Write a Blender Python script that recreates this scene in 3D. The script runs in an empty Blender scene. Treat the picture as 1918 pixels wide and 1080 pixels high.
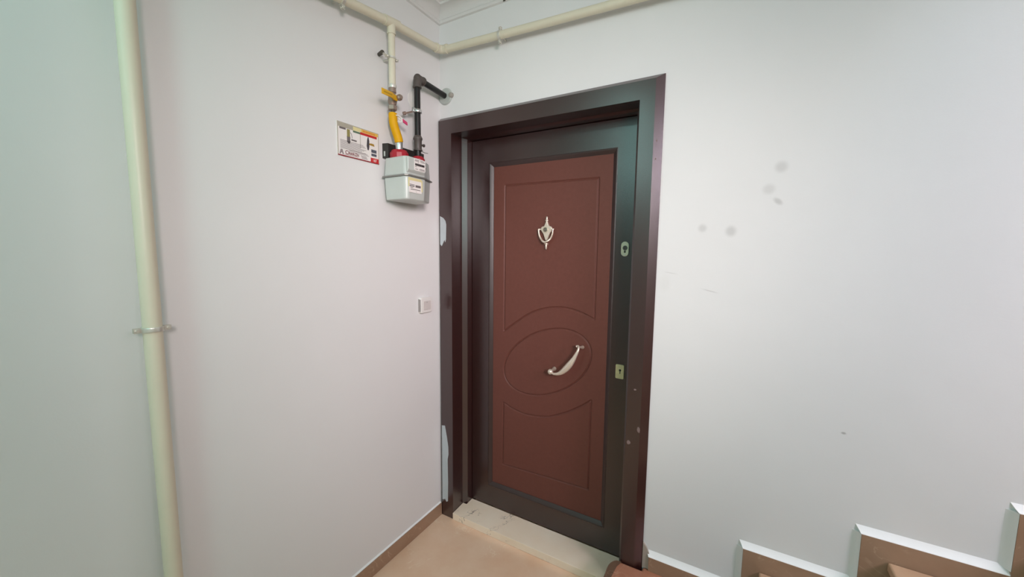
import bpy, math, random
import numpy as np
from mathutils import Vector, Matrix, Euler
random.seed(4)
R = math.radians
scene = bpy.context.scene
COL = scene.collection

# ------------------------------------------------------------------ camera
cam_data = bpy.data.cameras.new('camera')
cam = bpy.data.objects.new('camera', cam_data)
COL.objects.link(cam)
cam_data.sensor_width = 36.0
cam_data.lens = 716.47 / 1918.0 * 36.0
cam_data.shift_x = 0.0
cam_data.clip_start = 0.02
YAW, PITCH, ROLL = 0.5185, -0.1015, -0.0106
cam.location = (1.3151, -1.5544, 1.4572)
cam.rotation_euler = (Matrix.Rotation(YAW, 3, 'Z') @ Matrix.Rotation(PITCH, 3, 'X') @
                      Matrix.Rotation(ROLL, 3, 'Y') @ Matrix.Rotation(math.pi / 2, 3, 'X')).to_euler()
scene.camera = cam

# ------------------------------------------------------------------ world, lights, exposure
world = bpy.data.worlds.new('world')
scene.world = world
world.use_nodes = True
world.node_tree.nodes['Background'].inputs[0].default_value = (0.85, 0.93, 1.0, 1)
world.node_tree.nodes['Background'].inputs[1].default_value = 0.3

def area_light(name, loc, target, size, energy, color, size_y=None, spread=180):
    d = bpy.data.lights.new(name, 'AREA')
    d.energy = energy
    d.color = color
    d.shape = 'RECTANGLE' if size_y else 'SQUARE'
    d.size = size
    if size_y: d.size_y = size_y
    d.spread = R(spread)
    o = bpy.data.objects.new(name, d)
    COL.objects.link(o)
    o.location = loc
    o.rotation_euler = (Vector(target) - Vector(loc)).to_track_quat('-Z', 'Y').to_euler()
    return o

# daylight coming down the stairwell on the right, added fills, teal light at two added windows and a cool
# ceiling lamp behind the viewer on the left
area_light('stairwell_daylight_high', (3.4, -0.7, 4.6), (1.7, -0.2, 0.6), 1.2, 32.0, (1.0, 0.97, 0.82))
area_light('stairwell_daylight_middle', (2.6, -0.9, 4.7), (1.3, -0.2, 0.6), 0.8, 23.0, (0.55, 0.80, 1.0))
area_light('stair_side_fill', (3.6, -1.4, 2.4), (1.9, 0.0, 1.2), 0.6, 6.9, (0.98, 0.80, 1.0), spread=80)  # added narrow fill that brightens the right part of the back wall
area_light('corner_fill', (2.4, -2.2, 2.0), (0.2, 0.0, 1.45), 0.5, 6.3, (1.0, 0.87, 0.88), spread=55)  # added narrow spot lifting the corner walls, no known lamp stands there
area_light('teal_wall_fill', (1.25, -2.93, 2.0), (0.6, 0.0, 1.5), 0.5, 5.8, (0.38, 1.0, 0.90), 0.8)  # added teal fill for the left wall, placed clear of door reflections
area_light('door_glow_fill', (0.30, -2.93, 2.42), (0.30, 0.0, 1.7), 0.34, 3.4, (0.58, 1.0, 0.96), 0.32)  # added source for the cool glow reflected in the door leaf
area_light('ceiling_lamp_light', (0.50, -1.88, 2.6), (0.50, -1.88, 0.0), 0.22, 3.6, (0.52, 1.0, 0.94))

scene.view_settings.view_transform = 'Standard'
scene.view_settings.look = 'None'
scene.view_settings.gamma = 1.0
scene.view_settings.use_curve_mapping = False
scene.view_settings.exposure = 0.0

# ------------------------------------------------------------------ materials
def srgb(r, g, b):
    f = lambda c: (c / 255 / 12.92) if c / 255 <= 0.04045 else ((c / 255 + 0.055) / 1.055) ** 2.4
    return (f(r), f(g), f(b), 1.0)

class NT:
    def __init__(self, name):
        self.m = bpy.data.materials.new(name)
        self.m.use_nodes = True
        self.t = self.m.node_tree
        self.b = self.t.nodes['Principled BSDF']
    def n(self, typ, **kw):
        o = self.t.nodes.new(typ)
        for k, v in kw.items():
            if k.startswith('i_'):
                key = k[2:]
                key = int(key) if key.isdigit() else key.replace('_', ' ')
                o.inputs[key].default_value = v
            else:
                setattr(o, k, v)
        return o
    def l(self, a, b): self.t.links.new(a, b)
    def pos(self):
        return self.n('ShaderNodeNewGeometry').outputs['Position']
    def mix(self, fac, a, b):
        m = self.n('ShaderNodeMix', data_type='RGBA')
        for sock, v in ((m.inputs[0], fac), (m.inputs[6], a), (m.inputs[7], b)):
            if hasattr(v, 'is_linked'): self.l(v, sock)
            else: sock.default_value = v
        return m.outputs[2]
    def math(self, op, a, b=0.0, clamp=False):
        m = self.n('ShaderNodeMath', operation=op, use_clamp=clamp)
        for i, v in enumerate((a, b)):
            if hasattr(v, 'is_linked'): self.l(v, m.inputs[i])
            else: m.inputs[i].default_value = v
        return m.outputs[0]
    def noise(self, scale, detail=3.0, rough=0.5, vec=None, dist=0.0):
        o = self.n('ShaderNodeTexNoise')
        o.inputs['Scale'].default_value = scale
        o.inputs['Detail'].default_value = detail
        o.inputs['Roughness'].default_value = rough
        o.inputs['Distortion'].default_value = dist
        self.l(vec if vec is not None else self.pos(), o.inputs['Vector'])
        return o.outputs['Fac']
    def ramp(self, fac, stops):
        r = self.n('ShaderNodeValToRGB')
        e = r.color_ramp.elements
        while len(e) < len(stops): e.new(0.5)
        for i, (p, c) in enumerate(stops):
            e[i].position = p
            e[i].color = c if len(c) == 4 else (*c, 1)
        self.l(fac, r.inputs[0])
        return r.outputs[0]
    def bump(self, height, strength=0.2, dist=0.002):
        b = self.n('ShaderNodeBump')
        b.inputs['Strength'].default_value = strength
        b.inputs['Distance'].default_value = dist
        self.l(height, b.inputs['Height'])
        self.l(b.outputs[0], self.b.inputs['Normal'])

def simple(name, col, rough=0.5, metal=0.0, var=0.06, vscale=30, bump=0.0, bscale=200, coat=0.0, bdist=0.001, spec=None):
    k = NT(name)
    c2 = tuple(max(0, min(1, v * (1 - var))) for v in col[:3]) + (1,)
    c3 = tuple(max(0, min(1, v * (1 + var))) for v in col[:3]) + (1,)
    k.l(k.mix(k.noise(vscale), c2, c3), k.b.inputs['Base Color'])
    k.b.inputs['Roughness'].default_value = rough
    k.b.inputs['Metallic'].default_value = metal
    k.b.inputs['Coat Weight'].default_value = coat
    k.b.inputs['Coat Roughness'].default_value = rough
    if spec is not None: k.b.inputs['Specular IOR Level'].default_value = spec
    if bump: k.bump(k.noise(bscale), bump, bdist)
    return k.m

def wall_material(name, marks=()):
    k = NT(name)
    base = k.mix(k.noise(2.2, 3), srgb(227, 227, 226), srgb(233, 233, 232))
    p = k.pos()
    for (x, z, rx, rz, rot, amt, colr) in marks:
        mp = k.n('ShaderNodeMapping', vector_type='TEXTURE')
        mp.inputs['Location'].default_value = (x, 0, z)
        mp.inputs['Rotation'].default_value = (0, rot, 0)
        mp.inputs['Scale'].default_value = (rx, 1, rz)
        k.l(p, mp.inputs['Vector'])
        ln = k.n('ShaderNodeVectorMath', operation='LENGTH')
        k.l(mp.outputs[0], ln.inputs[0])
        mr = k.n('ShaderNodeMapRange', interpolation_type='SMOOTHERSTEP')
        mr.inputs['From Min'].default_value = 1.0
        mr.inputs['From Max'].default_value = 0.15
        mr.inputs['To Min'].default_value = 0.0
        mr.inputs['To Max'].default_value = amt
        k.l(ln.outputs['Value'], mr.inputs['Value'])
        base = k.mix(mr.outputs[0], base, colr)
    k.l(base, k.b.inputs['Base Color'])
    k.b.inputs['Roughness'].default_value = 0.62
    k.b.inputs['Specular IOR Level'].default_value = 0.25
    k.bump(k.math('ADD', k.noise(9, 4), k.math('MULTIPLY', k.noise(260, 2), 0.10)), 0.25, 0.004)
    return k.m

def marble(name, base, vein, light, rough=0.2, scale=4.0, dark_veins=True, coat=0.0, vthin=0.02):
    k = NT(name)
    p = k.pos()
    cloud = k.noise(scale, 5, 0.6)
    c = k.mix(k.ramp(cloud, [(0.35, (0, 0, 0)), (0.65, (1, 1, 1))]), base, light)
    wob = k.noise(scale * 1.3, 4, 0.62, dist=1.2)
    d = k.math('ABSOLUTE', k.math('SUBTRACT', wob, 0.5))
    line = k.ramp(d, [(0.0, (1, 1, 1)), (vthin, (0, 0, 0))])
    gate = k.ramp(k.noise(scale * 1.1 + 2.7, 2), [(0.52, (0, 0, 0)), (0.66, (1, 1, 1))])
    mk = k.math('MULTIPLY', line, gate)
    c = k.mix(mk, c, vein)
    k.l(c, k.b.inputs['Base Color'])
    k.b.inputs['Roughness'].default_value = rough
    k.b.inputs['Coat Weight'].default_value = coat
    k.b.inputs['Coat Roughness'].default_value = 0.08
    return k.m

stain = srgb(140, 138, 134)
M = {}
M['wall'] = wall_material('white_wall_paint')
M['wall_back'] = wall_material('white_wall_paint_marked', [
    (1.218, 1.541, 0.022, 0.022, 0, 0.25, stain), (1.308, 1.529, 0.026, 0.028, 0, 0.30, stain),
    (1.410, 1.666, 0.028, 0.026, 0, 0.20, stain), (1.438, 1.625, 0.024, 0.013, 0.7, 0.34, stain),
    (1.440, 1.736, 0.028, 0.028, 0, 0.25, stain), (1.662, 0.881, 0.010, 0.006, 0, 0.6, stain),
    (1.255, 1.315, 0.040, 0.0035, 0.22, 0.25, stain), (1.12, 1.375, 0.035, 0.0025, 0.15, 0.22, stain),
    (1.10, 1.335, 0.03, 0.05, 0, 0.05, srgb(150, 150, 120))])
M['ceiling'] = simple('ceiling_paint', srgb(226, 224, 222), 0.7, var=0.02, vscale=3, bump=0.1, bscale=40, bdist=0.003)
M['casing'] = simple('dark_brown_casing_paint', srgb(52, 27, 26), 0.25, var=0.10, vscale=40, bump=0.22, bscale=420, bdist=0.0012, spec=0.9, coat=0.5)
M['leaf'] = simple('dark_brown_leaf_paint', srgb(44, 19, 18), 0.25, var=0.10, vscale=40, bump=0.22, bscale=420, bdist=0.0012, spec=0.8, coat=0.4)
M['moulding'] = simple('brown_moulding_paint', srgb(50, 31, 29), 0.42, var=0.10, vscale=40, bump=0.22, bscale=420, bdist=0.0012, spec=0.7)
M['panel'] = simple('reddish_brown_panel_paint', srgb(105, 62, 53), 0.5, var=0.10, vscale=60, bump=0.18, bscale=420, bdist=0.0012, spec=0.3)
M['chip'] = simple('exposed_pale_primer', srgb(182, 190, 194), 0.6, var=0.06)
M['floor'] = marble('beige_marble_floor', srgb(234, 194, 163), srgb(250, 228, 204), srgb(242, 210, 183), 0.22, 4.0, vthin=0.012)
M['skirt'] = marble('brown_beige_marble_skirting', srgb(158, 126, 102), srgb(188, 160, 134), srgb(168, 137, 113), 0.3, 5.0)
M['tread'] = marble('polished_beige_marble_tread', srgb(190, 152, 124), srgb(214, 186, 160), srgb(204, 168, 138), 0.14, 5.0)
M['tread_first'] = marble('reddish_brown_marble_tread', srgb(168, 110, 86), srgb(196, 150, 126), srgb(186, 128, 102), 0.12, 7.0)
M['tread_edge'] = marble('dark_brown_marble_edge', srgb(104, 76, 60), srgb(140, 108, 88), srgb(118, 88, 70), 0.2, 7.0)
M['threshold'] = marble('cream_marble_threshold', srgb(250, 229, 205), srgb(120, 100, 92), srgb(253, 237, 217), 0.25, 5.5, vthin=0.009)
M['plaster'] = simple('white_plaster_ledge', srgb(250, 249, 248), 0.7, var=0.02, bump=0.2, bscale=60, bdist=0.002)
M['cream'] = simple('cream_pipe_paint', srgb(222, 216, 194), 0.38, var=0.03, vscale=25, bump=0.1, bscale=60)
M['clampw'] = simple('painted_clamp_metal', srgb(216, 214, 204), 0.3, metal=0.45, var=0.06)
M['steel'] = simple('galvanised_steel', srgb(200, 200, 198), 0.28, metal=0.9, var=0.05)
M['anchor'] = simple('dark_anchor_plug', srgb(70, 66, 56), 0.6)
M['black'] = simple('black_pipe_paint', srgb(24, 21, 20), 0.38, var=0.15, bump=0.1, bscale=120, spec=0.4)
M['union'] = simple('dark_grey_brown_fitting', srgb(82, 74, 70), 0.45, var=0.15, bump=0.2, bscale=160)
M['brass'] = simple('dull_nickel_brass', srgb(158, 138, 126), 0.38, metal=0.55, var=0.1)
M['yellow'] = simple('yellow_hose_plastic', srgb(220, 163, 4), 0.5, var=0.05, spec=0.25)
M['lever'] = simple('yellow_lever_plastic', srgb(218, 168, 22), 0.4, var=0.06)
M['red'] = simple('red_plastic_cap', srgb(166, 28, 44), 0.42, var=0.12, bump=0.1, bscale=200)
M['pink'] = simple('pink_seal_tag', srgb(206, 60, 108), 0.5)
M['whitepl'] = simple('white_plastic', srgb(234, 232, 228), 0.35, var=0.02)
M['meter'] = simple('pale_grey_meter_paint', srgb(192, 198, 193), 0.32, var=0.02, bump=0.05, bscale=120)
M['seam'] = simple('grey_seam_metal', srgb(140, 140, 136), 0.4, metal=0.4)
M['bracket'] = simple('black_bracket_paint', srgb(44, 40, 38), 0.35, var=0.1)
M['paper'] = simple('white_print_stock', srgb(238, 234, 230), 0.4, var=0.01)
M['paperdark'] = simple('black_counter_print', srgb(52, 46, 46), 0.3)
M['ink'] = simple('grey_ink', srgb(112, 104, 104), 0.5)
M['emblem'] = simple('pale_grey_ink', srgb(150, 138, 140), 0.5)
M['inkdark'] = simple('dark_ink', srgb(70, 66, 70), 0.5)
M['inkred'] = simple('dark_red_ink', srgb(120, 48, 54), 0.5)
M['stickeryellow'] = simple('faded_yellow_sticker', srgb(226, 216, 160), 0.5)
M['signgrey'] = simple('sign_warm_grey_print', srgb(176, 170, 154), 0.4)
M['signgreen'] = simple('sign_green_print', srgb(92, 116, 92), 0.4)
M['signyellow'] = simple('sign_yellow_print', srgb(226, 186, 84), 0.4)
M['signorange'] = simple('sign_orange_print', srgb(216, 120, 60), 0.4)
M['signred'] = simple('sign_red_print', srgb(196, 36, 40), 0.4)
M['signmaroon'] = simple('sign_dark_red_strip', srgb(140, 30, 44), 0.4)
M['signblue'] = simple('sign_slate_print', srgb(84, 88, 100), 0.4)
M['nickel'] = simple('satin_nickel', srgb(226, 212, 196), 0.34, metal=0.55, var=0.05)
M['lockplate'] = simple('worn_lock_plate_metal', srgb(206, 200, 176), 0.35, metal=0.4, var=0.12, vscale=90)
M['lockplate2'] = simple('worn_brassy_lock_plate', srgb(204, 194, 150), 0.4, metal=0.25, var=0.15, vscale=90)
M['keyhole'] = simple('dark_keyhole', srgb(40, 36, 32), 0.5)
M['glass'] = simple('peephole_lens', srgb(112, 106, 96), 0.10, metal=0.3)
M['flange'] = simple('pale_grey_wall_flange', srgb(186, 192, 186), 0.45, var=0.03)
M['switchgrey'] = simple('switch_side_grey', srgb(150, 143, 141), 0.5)
M['rocker'] = simple('off_white_rocker', srgb(214, 208, 204), 0.35)
M['crack'] = simple('dark_gap', srgb(30, 22, 22), 0.6)

# ------------------------------------------------------------------ mesh builder
class MB:
    def __init__(self): self.v = []; self.f = []
    def add(self, vs, fs):
        o = len(self.v)
        self.v += [tuple(map(float, p)) for p in vs]
        self.f += [tuple(i + o for i in f) for f in fs]
        return self
    def box(self, a, b):
        (x0, y0, z0), (x1, y1, z1) = a, b
        x0, x1 = min(x0, x1), max(x0, x1); y0, y1 = min(y0, y1), max(y0, y1); z0, z1 = min(z0, z1), max(z0, z1)
        return self.add([(x0, y0, z0), (x1, y0, z0), (x1, y1, z0), (x0, y1, z0), (x0, y0, z1), (x1, y0, z1), (x1, y1, z1), (x0, y1, z1)],
                        [(0, 3, 2, 1), (4, 5, 6, 7), (0, 1, 5, 4), (1, 2, 6, 5), (2, 3, 7, 6), (3, 0, 4, 7)])
    def tube(self, path, rad, n=20, cap=True):
        path = [Vector(p) for p in path]
        rad = rad if isinstance(rad, (list, tuple)) else [rad] * len(path)
        T = []
        for i in range(len(path)):
            a = path[max(i - 1, 0)]; b = path[min(i + 1, len(path) - 1)]
            T.append((b - a).normalized())
        ref = Vector((0, 0, 1)) if abs(T[0].z) < 0.9 else Vector((0, 1, 0))
        u = T[0].cross(ref).normalized()
        vs, fs = [], []
        for i, p in enumerate(path):
            u = (u - T[i] * u.dot(T[i])).normalized()
            w = T[i].cross(u)
            for j in range(n):
                a = 2 * math.pi * j / n
                r = rad[i]
                ru, rw = r if isinstance(r, tuple) else (r, r)
                vs.append(p + u * math.cos(a) * ru + w * math.sin(a) * rw)
        for i in range(len(path) - 1):
            for j in range(n):
                k = (j + 1) % n
                fs.append((i * n + j, i * n + k, (i + 1) * n + k, (i + 1) * n + j))
        if cap:
            fs.append(tuple(range(n - 1, -1, -1)))
            fs.append(tuple((len(path) - 1) * n + j for j in range(n)))
        return self.add(vs, fs)
    def lathe(self, origin, axis, prof, n=24):
        """prof: (distance along axis, radius)"""
        a = Vector(axis).normalized()
        ref = Vector((0, 0, 1)) if abs(a.z) < 0.9 else Vector((1, 0, 0))
        u = a.cross(ref).normalized(); w = a.cross(u)
        o = Vector(origin)
        vs, fs = [], []
        for (d, r) in prof:
            for j in range(n):
                t = 2 * math.pi * j / n
                vs.append(o + a * d + (u * math.cos(t) + w * math.sin(t)) * r)
        for i in range(len(prof) - 1):
            for j in range(n):
                k = (j + 1) % n
                fs.append((i * n + j, i * n + k, (i + 1) * n + k, (i + 1) * n + j))
        fs.append(tuple(range(n - 1, -1, -1)))
        fs.append(tuple((len(prof) - 1) * n + j for j in range(n)))
        return self.add(vs, fs)
    def prism(self, pts, lo, hi):
        """pts: list of 3D points (planar), extruded: lo/hi = offset vectors"""
        n = len(pts)
        lo, hi = Vector(lo), Vector(hi)
        vs = [Vector(p) + lo for p in pts] + [Vector(p) + hi for p in pts]
        fs = [tuple(range(n - 1, -1, -1)), tuple(range(n, 2 * n))]
        for i in range(n):
            j = (i + 1) % n
            fs.append((i, j, n + j, n + i))
        return self.add(vs, fs)
    def sphere(self, c, r, n=16, m=10):
        rx, ry, rz = r if isinstance(r, tuple) else (r, r, r)
        vs, fs = [(c[0], c[1], c[2] + rz)], []
        for i in range(1, m):
            t = math.pi * i / m
            for j in range(n):
                a = 2 * math.pi * j / n
                vs.append((c[0] + rx * math.sin(t) * math.cos(a), c[1] + ry * math.sin(t) * math.sin(a), c[2] + rz * math.cos(t)))
        vs.append((c[0], c[1], c[2] - rz))
        for j in range(n): fs.append((0, 1 + j, 1 + (j + 1) % n))
        for i in range(m - 2):
            for j in range(n):
                k = (j + 1) % n
                fs.append((1 + i * n + j, 1 + (i + 1) * n + j, 1 + (i + 1) * n + k, 1 + i * n + k))
        e = len(vs) - 1; b = 1 + (m - 2) * n
        for j in range(n): fs.append((b + j, e, b + (j + 1) % n))
        return self.add(vs, fs)
    def sweep(self, prof, path_fn, n):
        """prof: list of (d, h); path_fn(i, d, h) -> point for i in range(n)"""
        vs, fs = [], []
        m = len(prof)
        for i in range(n):
            for (d, h) in prof: vs.append(path_fn(i, d, h))
        for i in range(n - 1):
            for j in range(m):
                k = (j + 1) % m
                fs.append((i * m + j, i * m + k, (i + 1) * m + k, (i + 1) * m + j))
        fs.append(tuple(range(m - 1, -1, -1))); fs.append(tuple((n - 1) * m + j for j in range(m)))
        return self.add(vs, fs)

def wloc(o):
    v = Vector((0, 0, 0))
    while o is not None:
        v += o.location; o = o.parent
    return v

import bmesh
def obj(name, mb, mat, parent=None, bevel=0.0, seg=2, smooth=40, origin=None):
    """ONE mesh object; vertices are given in world coordinates"""
    off = wloc(parent) if parent else Vector(origin or (0, 0, 0))
    me = bpy.data.meshes.new(name)
    me.from_pydata([(p[0] - off.x, p[1] - off.y, p[2] - off.z) for p in mb.v], [], mb.f)
    bm = bmesh.new(); bm.from_mesh(me)
    bmesh.ops.recalc_face_normals(bm, faces=bm.faces)
    bm.to_mesh(me); bm.free()
    me.materials.append(M[mat] if isinstance(mat, str) else mat)
    if smooth:
        me.shade_smooth(); me.set_sharp_from_angle(angle=R(smooth))
    o = bpy.data.objects.new(name, me)
    COL.objects.link(o)
    if parent: o.parent = parent
    else: o.location = off
    if bevel:
        b = o.modifiers.new('bevel', 'BEVEL'); b.width = bevel; b.segments = seg; b.limit_method = 'ANGLE'; b.angle_limit = R(35)
        b.harden_normals = False
    return o

def tag(o, label=None, cat=None, group=None, kind=None):
    if label: o['label'] = label
    if cat: o['category'] = cat
    if group: o['group'] = group
    if kind: o['kind'] = kind
    return o

def thing(name, loc, label=None, cat=None, group=None, kind=None):
    o = bpy.data.objects.new(name, None)
    COL.objects.link(o)
    o.location = loc
    o.empty_display_size = 0.05
    return tag(o, label, cat, group, kind)

def text_part(name, body, size, mat, parent, origin, xdir, zdir, depth=0.0004, align='LEFT', bold=0.0, sx=1.0):
    """lettering as a thin mesh: xdir = reading direction, zdir = up"""
    cu = bpy.data.curves.new(name, 'FONT')
    cu.body = body; cu.size = size; cu.extrude = depth; cu.align_x = align; cu.offset = bold; cu.resolution_u = 3
    tmp = bpy.data.objects.new(name, cu)
    COL.objects.link(tmp)
    dg = bpy.context.evaluated_depsgraph_get()
    me = bpy.data.meshes.new_from_object(tmp.evaluated_get(dg))
    bpy.data.objects.remove(tmp); bpy.data.curves.remove(cu)
    x, z = Vector(xdir).normalized(), Vector(zdir).normalized()
    n = x.cross(z)
    off = wloc(parent)
    for v in me.vertices:
        c = Vector(origin) + x * v.co.x * sx + z * v.co.y + n * v.co.z
        v.co = c - off
    me.materials.clear(); me.materials.append(M[mat])
    o = bpy.data.objects.new(name, me)
    COL.objects.link(o); o.parent = parent
    return o

def catmull(pts, k=8, closed=False):
    P = [Vector(p) for p in pts]
    n = len(P); out = []
    rng = range(n) if closed else range(n - 1)
    for i in rng:
        g = (lambda j: P[j % n]) if closed else (lambda j: P[min(max(j, 0), n - 1)])
        p0, p1, p2, p3 = g(i - 1), g(i), g(i + 1), g(i + 2)
        for s in range(k):
            t = s / k
            out.append(0.5 * ((2 * p1) + (p2 - p0) * t + (2 * p0 - 5 * p1 + 4 * p2 - p3) * t * t + (3 * p1 - p0 - 3 * p2 + p3) * t ** 3))
    if not closed: out.append(P[-1])
    return out

def rrect(w, h, r, n=5):
    out = []
    for cx, cy, a0 in ((w / 2 - r, h / 2 - r, 0), (-w / 2 + r, h / 2 - r, 90), (-w / 2 + r, -h / 2 + r, 180), (w / 2 - r, -h / 2 + r, 270)):
        for i in range(n + 1):
            a = R(a0 + 90 * i / n)
            out.append((cx + r * math.cos(a), cy + r * math.sin(a)))
    return out

# ================================================================== THE SETTING
ZC = 2.67          # ceiling
XE = 1.9          # edge of the ceiling slab, the stairwell is open beyond it
XR, YF, ZT = 4.9, -3.0, 5.2
DX0, DX1, DZ = 0.03, 1.04, 2.075   # opening in the back wall behind the casing

def structure(name, mb, mat, label=None, cat=None, **kw):
    return tag(obj(name, mb, mat, **kw), label, cat, kind='structure')

m = MB().box((-0.15, YF, -0.1), (0, 0.3, ZC + 0.3))
structure('wall_left', m, 'wall', 'white painted left wall carrying the gas pipes and meter')
m = MB()
m.box((0, 0, -0.1), (DX0, 0.3, ZT)); m.box((DX1, 0, -0.1), (XR, 0.3, ZT)); m.box((DX0, 0, DZ), (DX1, 0.3, ZT)); m.box((DX0, 0.22, -0.1), (DX1, 0.3, DZ))  # last box: unseen slab added behind the leaf to stop a light leak
structure('wall_back', m, 'wall_back', 'white painted wall around the brown door and above the stairs')
m = MB()
ADDED_WINDOWS = [(0.10, 0.50, 2.24, 2.60), (0.95, 1.55, 1.55, 2.45)]     # openings added behind the viewer around the teal and door-glow fills
x_ = -0.15
for (a_, b_, c_, d_) in ADDED_WINDOWS:
    m.box((x_, YF - 0.2, -0.1), (a_, YF, ZT)); m.box((a_, YF - 0.2, -0.1), (b_, YF, c_)); m.box((a_, YF - 0.2, d_), (b_, YF, ZT))
    x_ = b_
m.box((x_, YF - 0.2, -0.1), (XR, YF, ZT))
structure('wall_front', m, 'wall', 'white wall behind the viewer')
m = MB().box((XR, YF, -0.1), (XR + 0.15, 0.3, ZT))
structure('wall_right', m, 'wall', 'white wall at the top of the stairs')
m = MB().box((-0.15, YF, ZC), (XE, 0, ZC + 0.25)); m.box((XE, YF, ZT), (XR, 0.3, ZT + 0.1)); m.box((XE - 0.1, YF, ZC + 0.25), (XE, 0, ZT))
structure('ceiling', m, 'ceiling', 'white ceiling above the landing')
m = MB().box((-0.15, YF, -0.12), (XR, 0.0, 0.0)); m.box((0.0, 0.0, -0.12), (1.1, 0.22, 0.0))
structure('floor', m, 'floor', 'polished beige marble landing floor')

# cornice along the left and back walls, mitred in the corner
prof = [(0.0, 2.546), (0.009, 2.549), (0.011, 2.560), (0.007, 2.566)]
for i in range(9):
    a = math.pi / 2 * i / 8
    prof.append((0.052 - 0.044 * math.cos(a), 2.568 + 0.036 * math.sin(a)))
prof += [(0.052, 2.614), (0.062, 2.618), (0.075, 2.63), (0.083, 2.65), (0.085, 2.675), (0.0, 2.675)]
cor = thing('trim_1', (0, 0, 2.54), 'white moulded cornice where walls meet ceiling', kind='structure')
obj('cornice_length', MB().sweep(prof, lambda i, d, h: (d, (-d, YF)[i], h), 2), 'ceiling', cor, smooth=30)
obj('cornice_length', MB().sweep(prof, lambda i, d, h: ((d, XE)[i], -d, h), 2), 'ceiling', cor, smooth=30)
# small dark nick on the cornice's lower edge
obj('nick', MB().sphere((0.378, -0.008, 2.549), (0.008, 0.003, 0.003), 8, 6), 'anchor', cor)

# marble baseboard along the left wall, its plaster ledge on top
bb = thing('baseboard_left', (0, -1.5, 0), 'beige marble skirting along the left wall', kind='structure')
for (ya, yb) in ((-0.024, -1.02), (-1.023, -2.02), (-2.023, -2.98)):
    obj('skirting_tile', MB().box((0, ya, 0), (0.012, yb, 0.068)), 'skirt', bb, bevel=0.0015)
obj('plaster_ledge', MB().prism([(0, -0.024, 0.0685), (0.008, -0.024, 0.0685), (0.004, -0.024, 0.070), (0, -0.024, 0.073)], (0, 0, 0), (0, -2.95, 0)), 'plaster', bb)

# ------------------------------------------------------------------ staircase climbing to the right along the back wall
YS = -1.15
st = thing('staircase', (2.2, -0.6, 0), 'polished beige marble stairs climbing right along the back wall', 'stairs', kind='structure')
TREADS = [(0.943, 0.152)] + [(1.466 + 0.326 * i, 0.322 + 0.183 * i) for i in range(10)]
TREADS = [t for t in TREADS if t[0] < XR - 0.2]
for i, (xf, zt) in enumerate(TREADS):
    xn = TREADS[i + 1][0] if i + 1 < len(TREADS) else XR
    z0 = TREADS[i - 1][1] if i else 0.0
    obj('riser', MB().box((xf + 0.022, YS, z0), (xn + 0.03, -0.0235 if i == 0 else -0.0180, zt - 0.03)), 'skirt', st)
    if i == 0:
        # first tread: front corner rounded next to the door casing
        pts = [(xf + 0.04, YS), (xf, YS + 0.05), (xf, -0.085)]
        for a in range(1, 7):
            t = R(90 * a / 6)
            pts.append((xf + 0.036 - 0.036 * math.cos(t), -0.085 + 0.061 * math.sin(t)))
        pts += [(1.0695, -0.024), (1.0695, -0.0005), (xn + 0.02, -0.0005), (xn + 0.02, YS)]
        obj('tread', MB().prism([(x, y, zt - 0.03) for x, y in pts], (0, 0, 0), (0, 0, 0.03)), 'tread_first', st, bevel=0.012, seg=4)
    else:
        obj('tread', MB().box((xf, YS, zt - 0.03), (xn + 0.04, -0.0180, zt)), 'tread', st, bevel=0.006, seg=3)
# dark band along the edge of the first tread
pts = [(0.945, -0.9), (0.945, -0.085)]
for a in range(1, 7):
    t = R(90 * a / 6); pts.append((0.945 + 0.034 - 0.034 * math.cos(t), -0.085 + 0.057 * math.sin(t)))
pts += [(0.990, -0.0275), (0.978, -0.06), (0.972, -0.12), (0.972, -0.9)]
obj('edge_band', MB().prism([(x, y, 0.1515) for x, y in pts], (0, 0, 0), (0, 0, 0.0022)), 'tread_edge', st, bevel=0.001)

# stepped skirting on the back wall
sk = thing('baseboard_back', (2.0, 0, 0.1), 'stepped marble skirting with white plaster ledges beside the stairs', kind='structure')
SX = [1.094, 1.415, 1.727] + [2.040 + 0.326 * i for i in range(7)]
SZ = [0.213, 0.387, 0.570, 0.755] + [0.938 + 0.183 * i for i in range(6)]
for i in range(len(SX)):
    if SX[i] > XR - 0.4: break
    xa, zt = SX[i], SZ[i]
    xb = SX[i + 1] if i + 1 < len(SX) else XR
    zl = 0.153 if i == 0 else SZ[i - 1]
    tread_z = TREADS[i][1] + 0.0005
    tf = TREADS[i][0]
    if i == 0: poly = [(xa, tread_z), (xb - 0.001, tread_z), (xb - 0.001, zt), (xa, zt)]
    else: poly = [(xa, TREADS[i - 1][1] + 0.0005), (xb - 0.001, TREADS[i - 1][1] + 0.0005), (xb - 0.001, zt), (xa, zt)]
    obj('skirting_tile', MB().prism([(x, -0.0115, z) for x, z in poly], (0, 0.0115, 0), (0, -0.0060, 0)), 'skirt', sk)
    # ledge: slopes from the tile edge up to the wall
    le = [(0.0, zt), (-0.0172, zt), (-0.0172, zt + 0.001), (-0.0065, zt + 0.0095), (0.0, zt + 0.0205)]
    obj('plaster_ledge', MB().sweep([(y, z) for y, z in le], lambda k, y, z: ((xa - 0.001 - (z - zt) * 0.6, xb + 0.002)[k], y, z), 2), 'plaster', sk, smooth=30)
    if i:
        # rounded plaster fillet against the vertical edge of the tile
        zb_ = SZ[i - 1] + 0.012
        fil = [(xa - 0.020, 0.0), (xa - 0.012, -0.0035), (xa - 0.005, -0.0100), (xa - 0.0005, -0.0165), (xa - 0.0005, 0.0)]
        obj('plaster_fillet', MB().prism([(x, y, zb_) for x, y in fil], (0, 0, 0), (0, 0, zt - zb_ - 0.001)), 'wall', sk, smooth=60)
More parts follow.
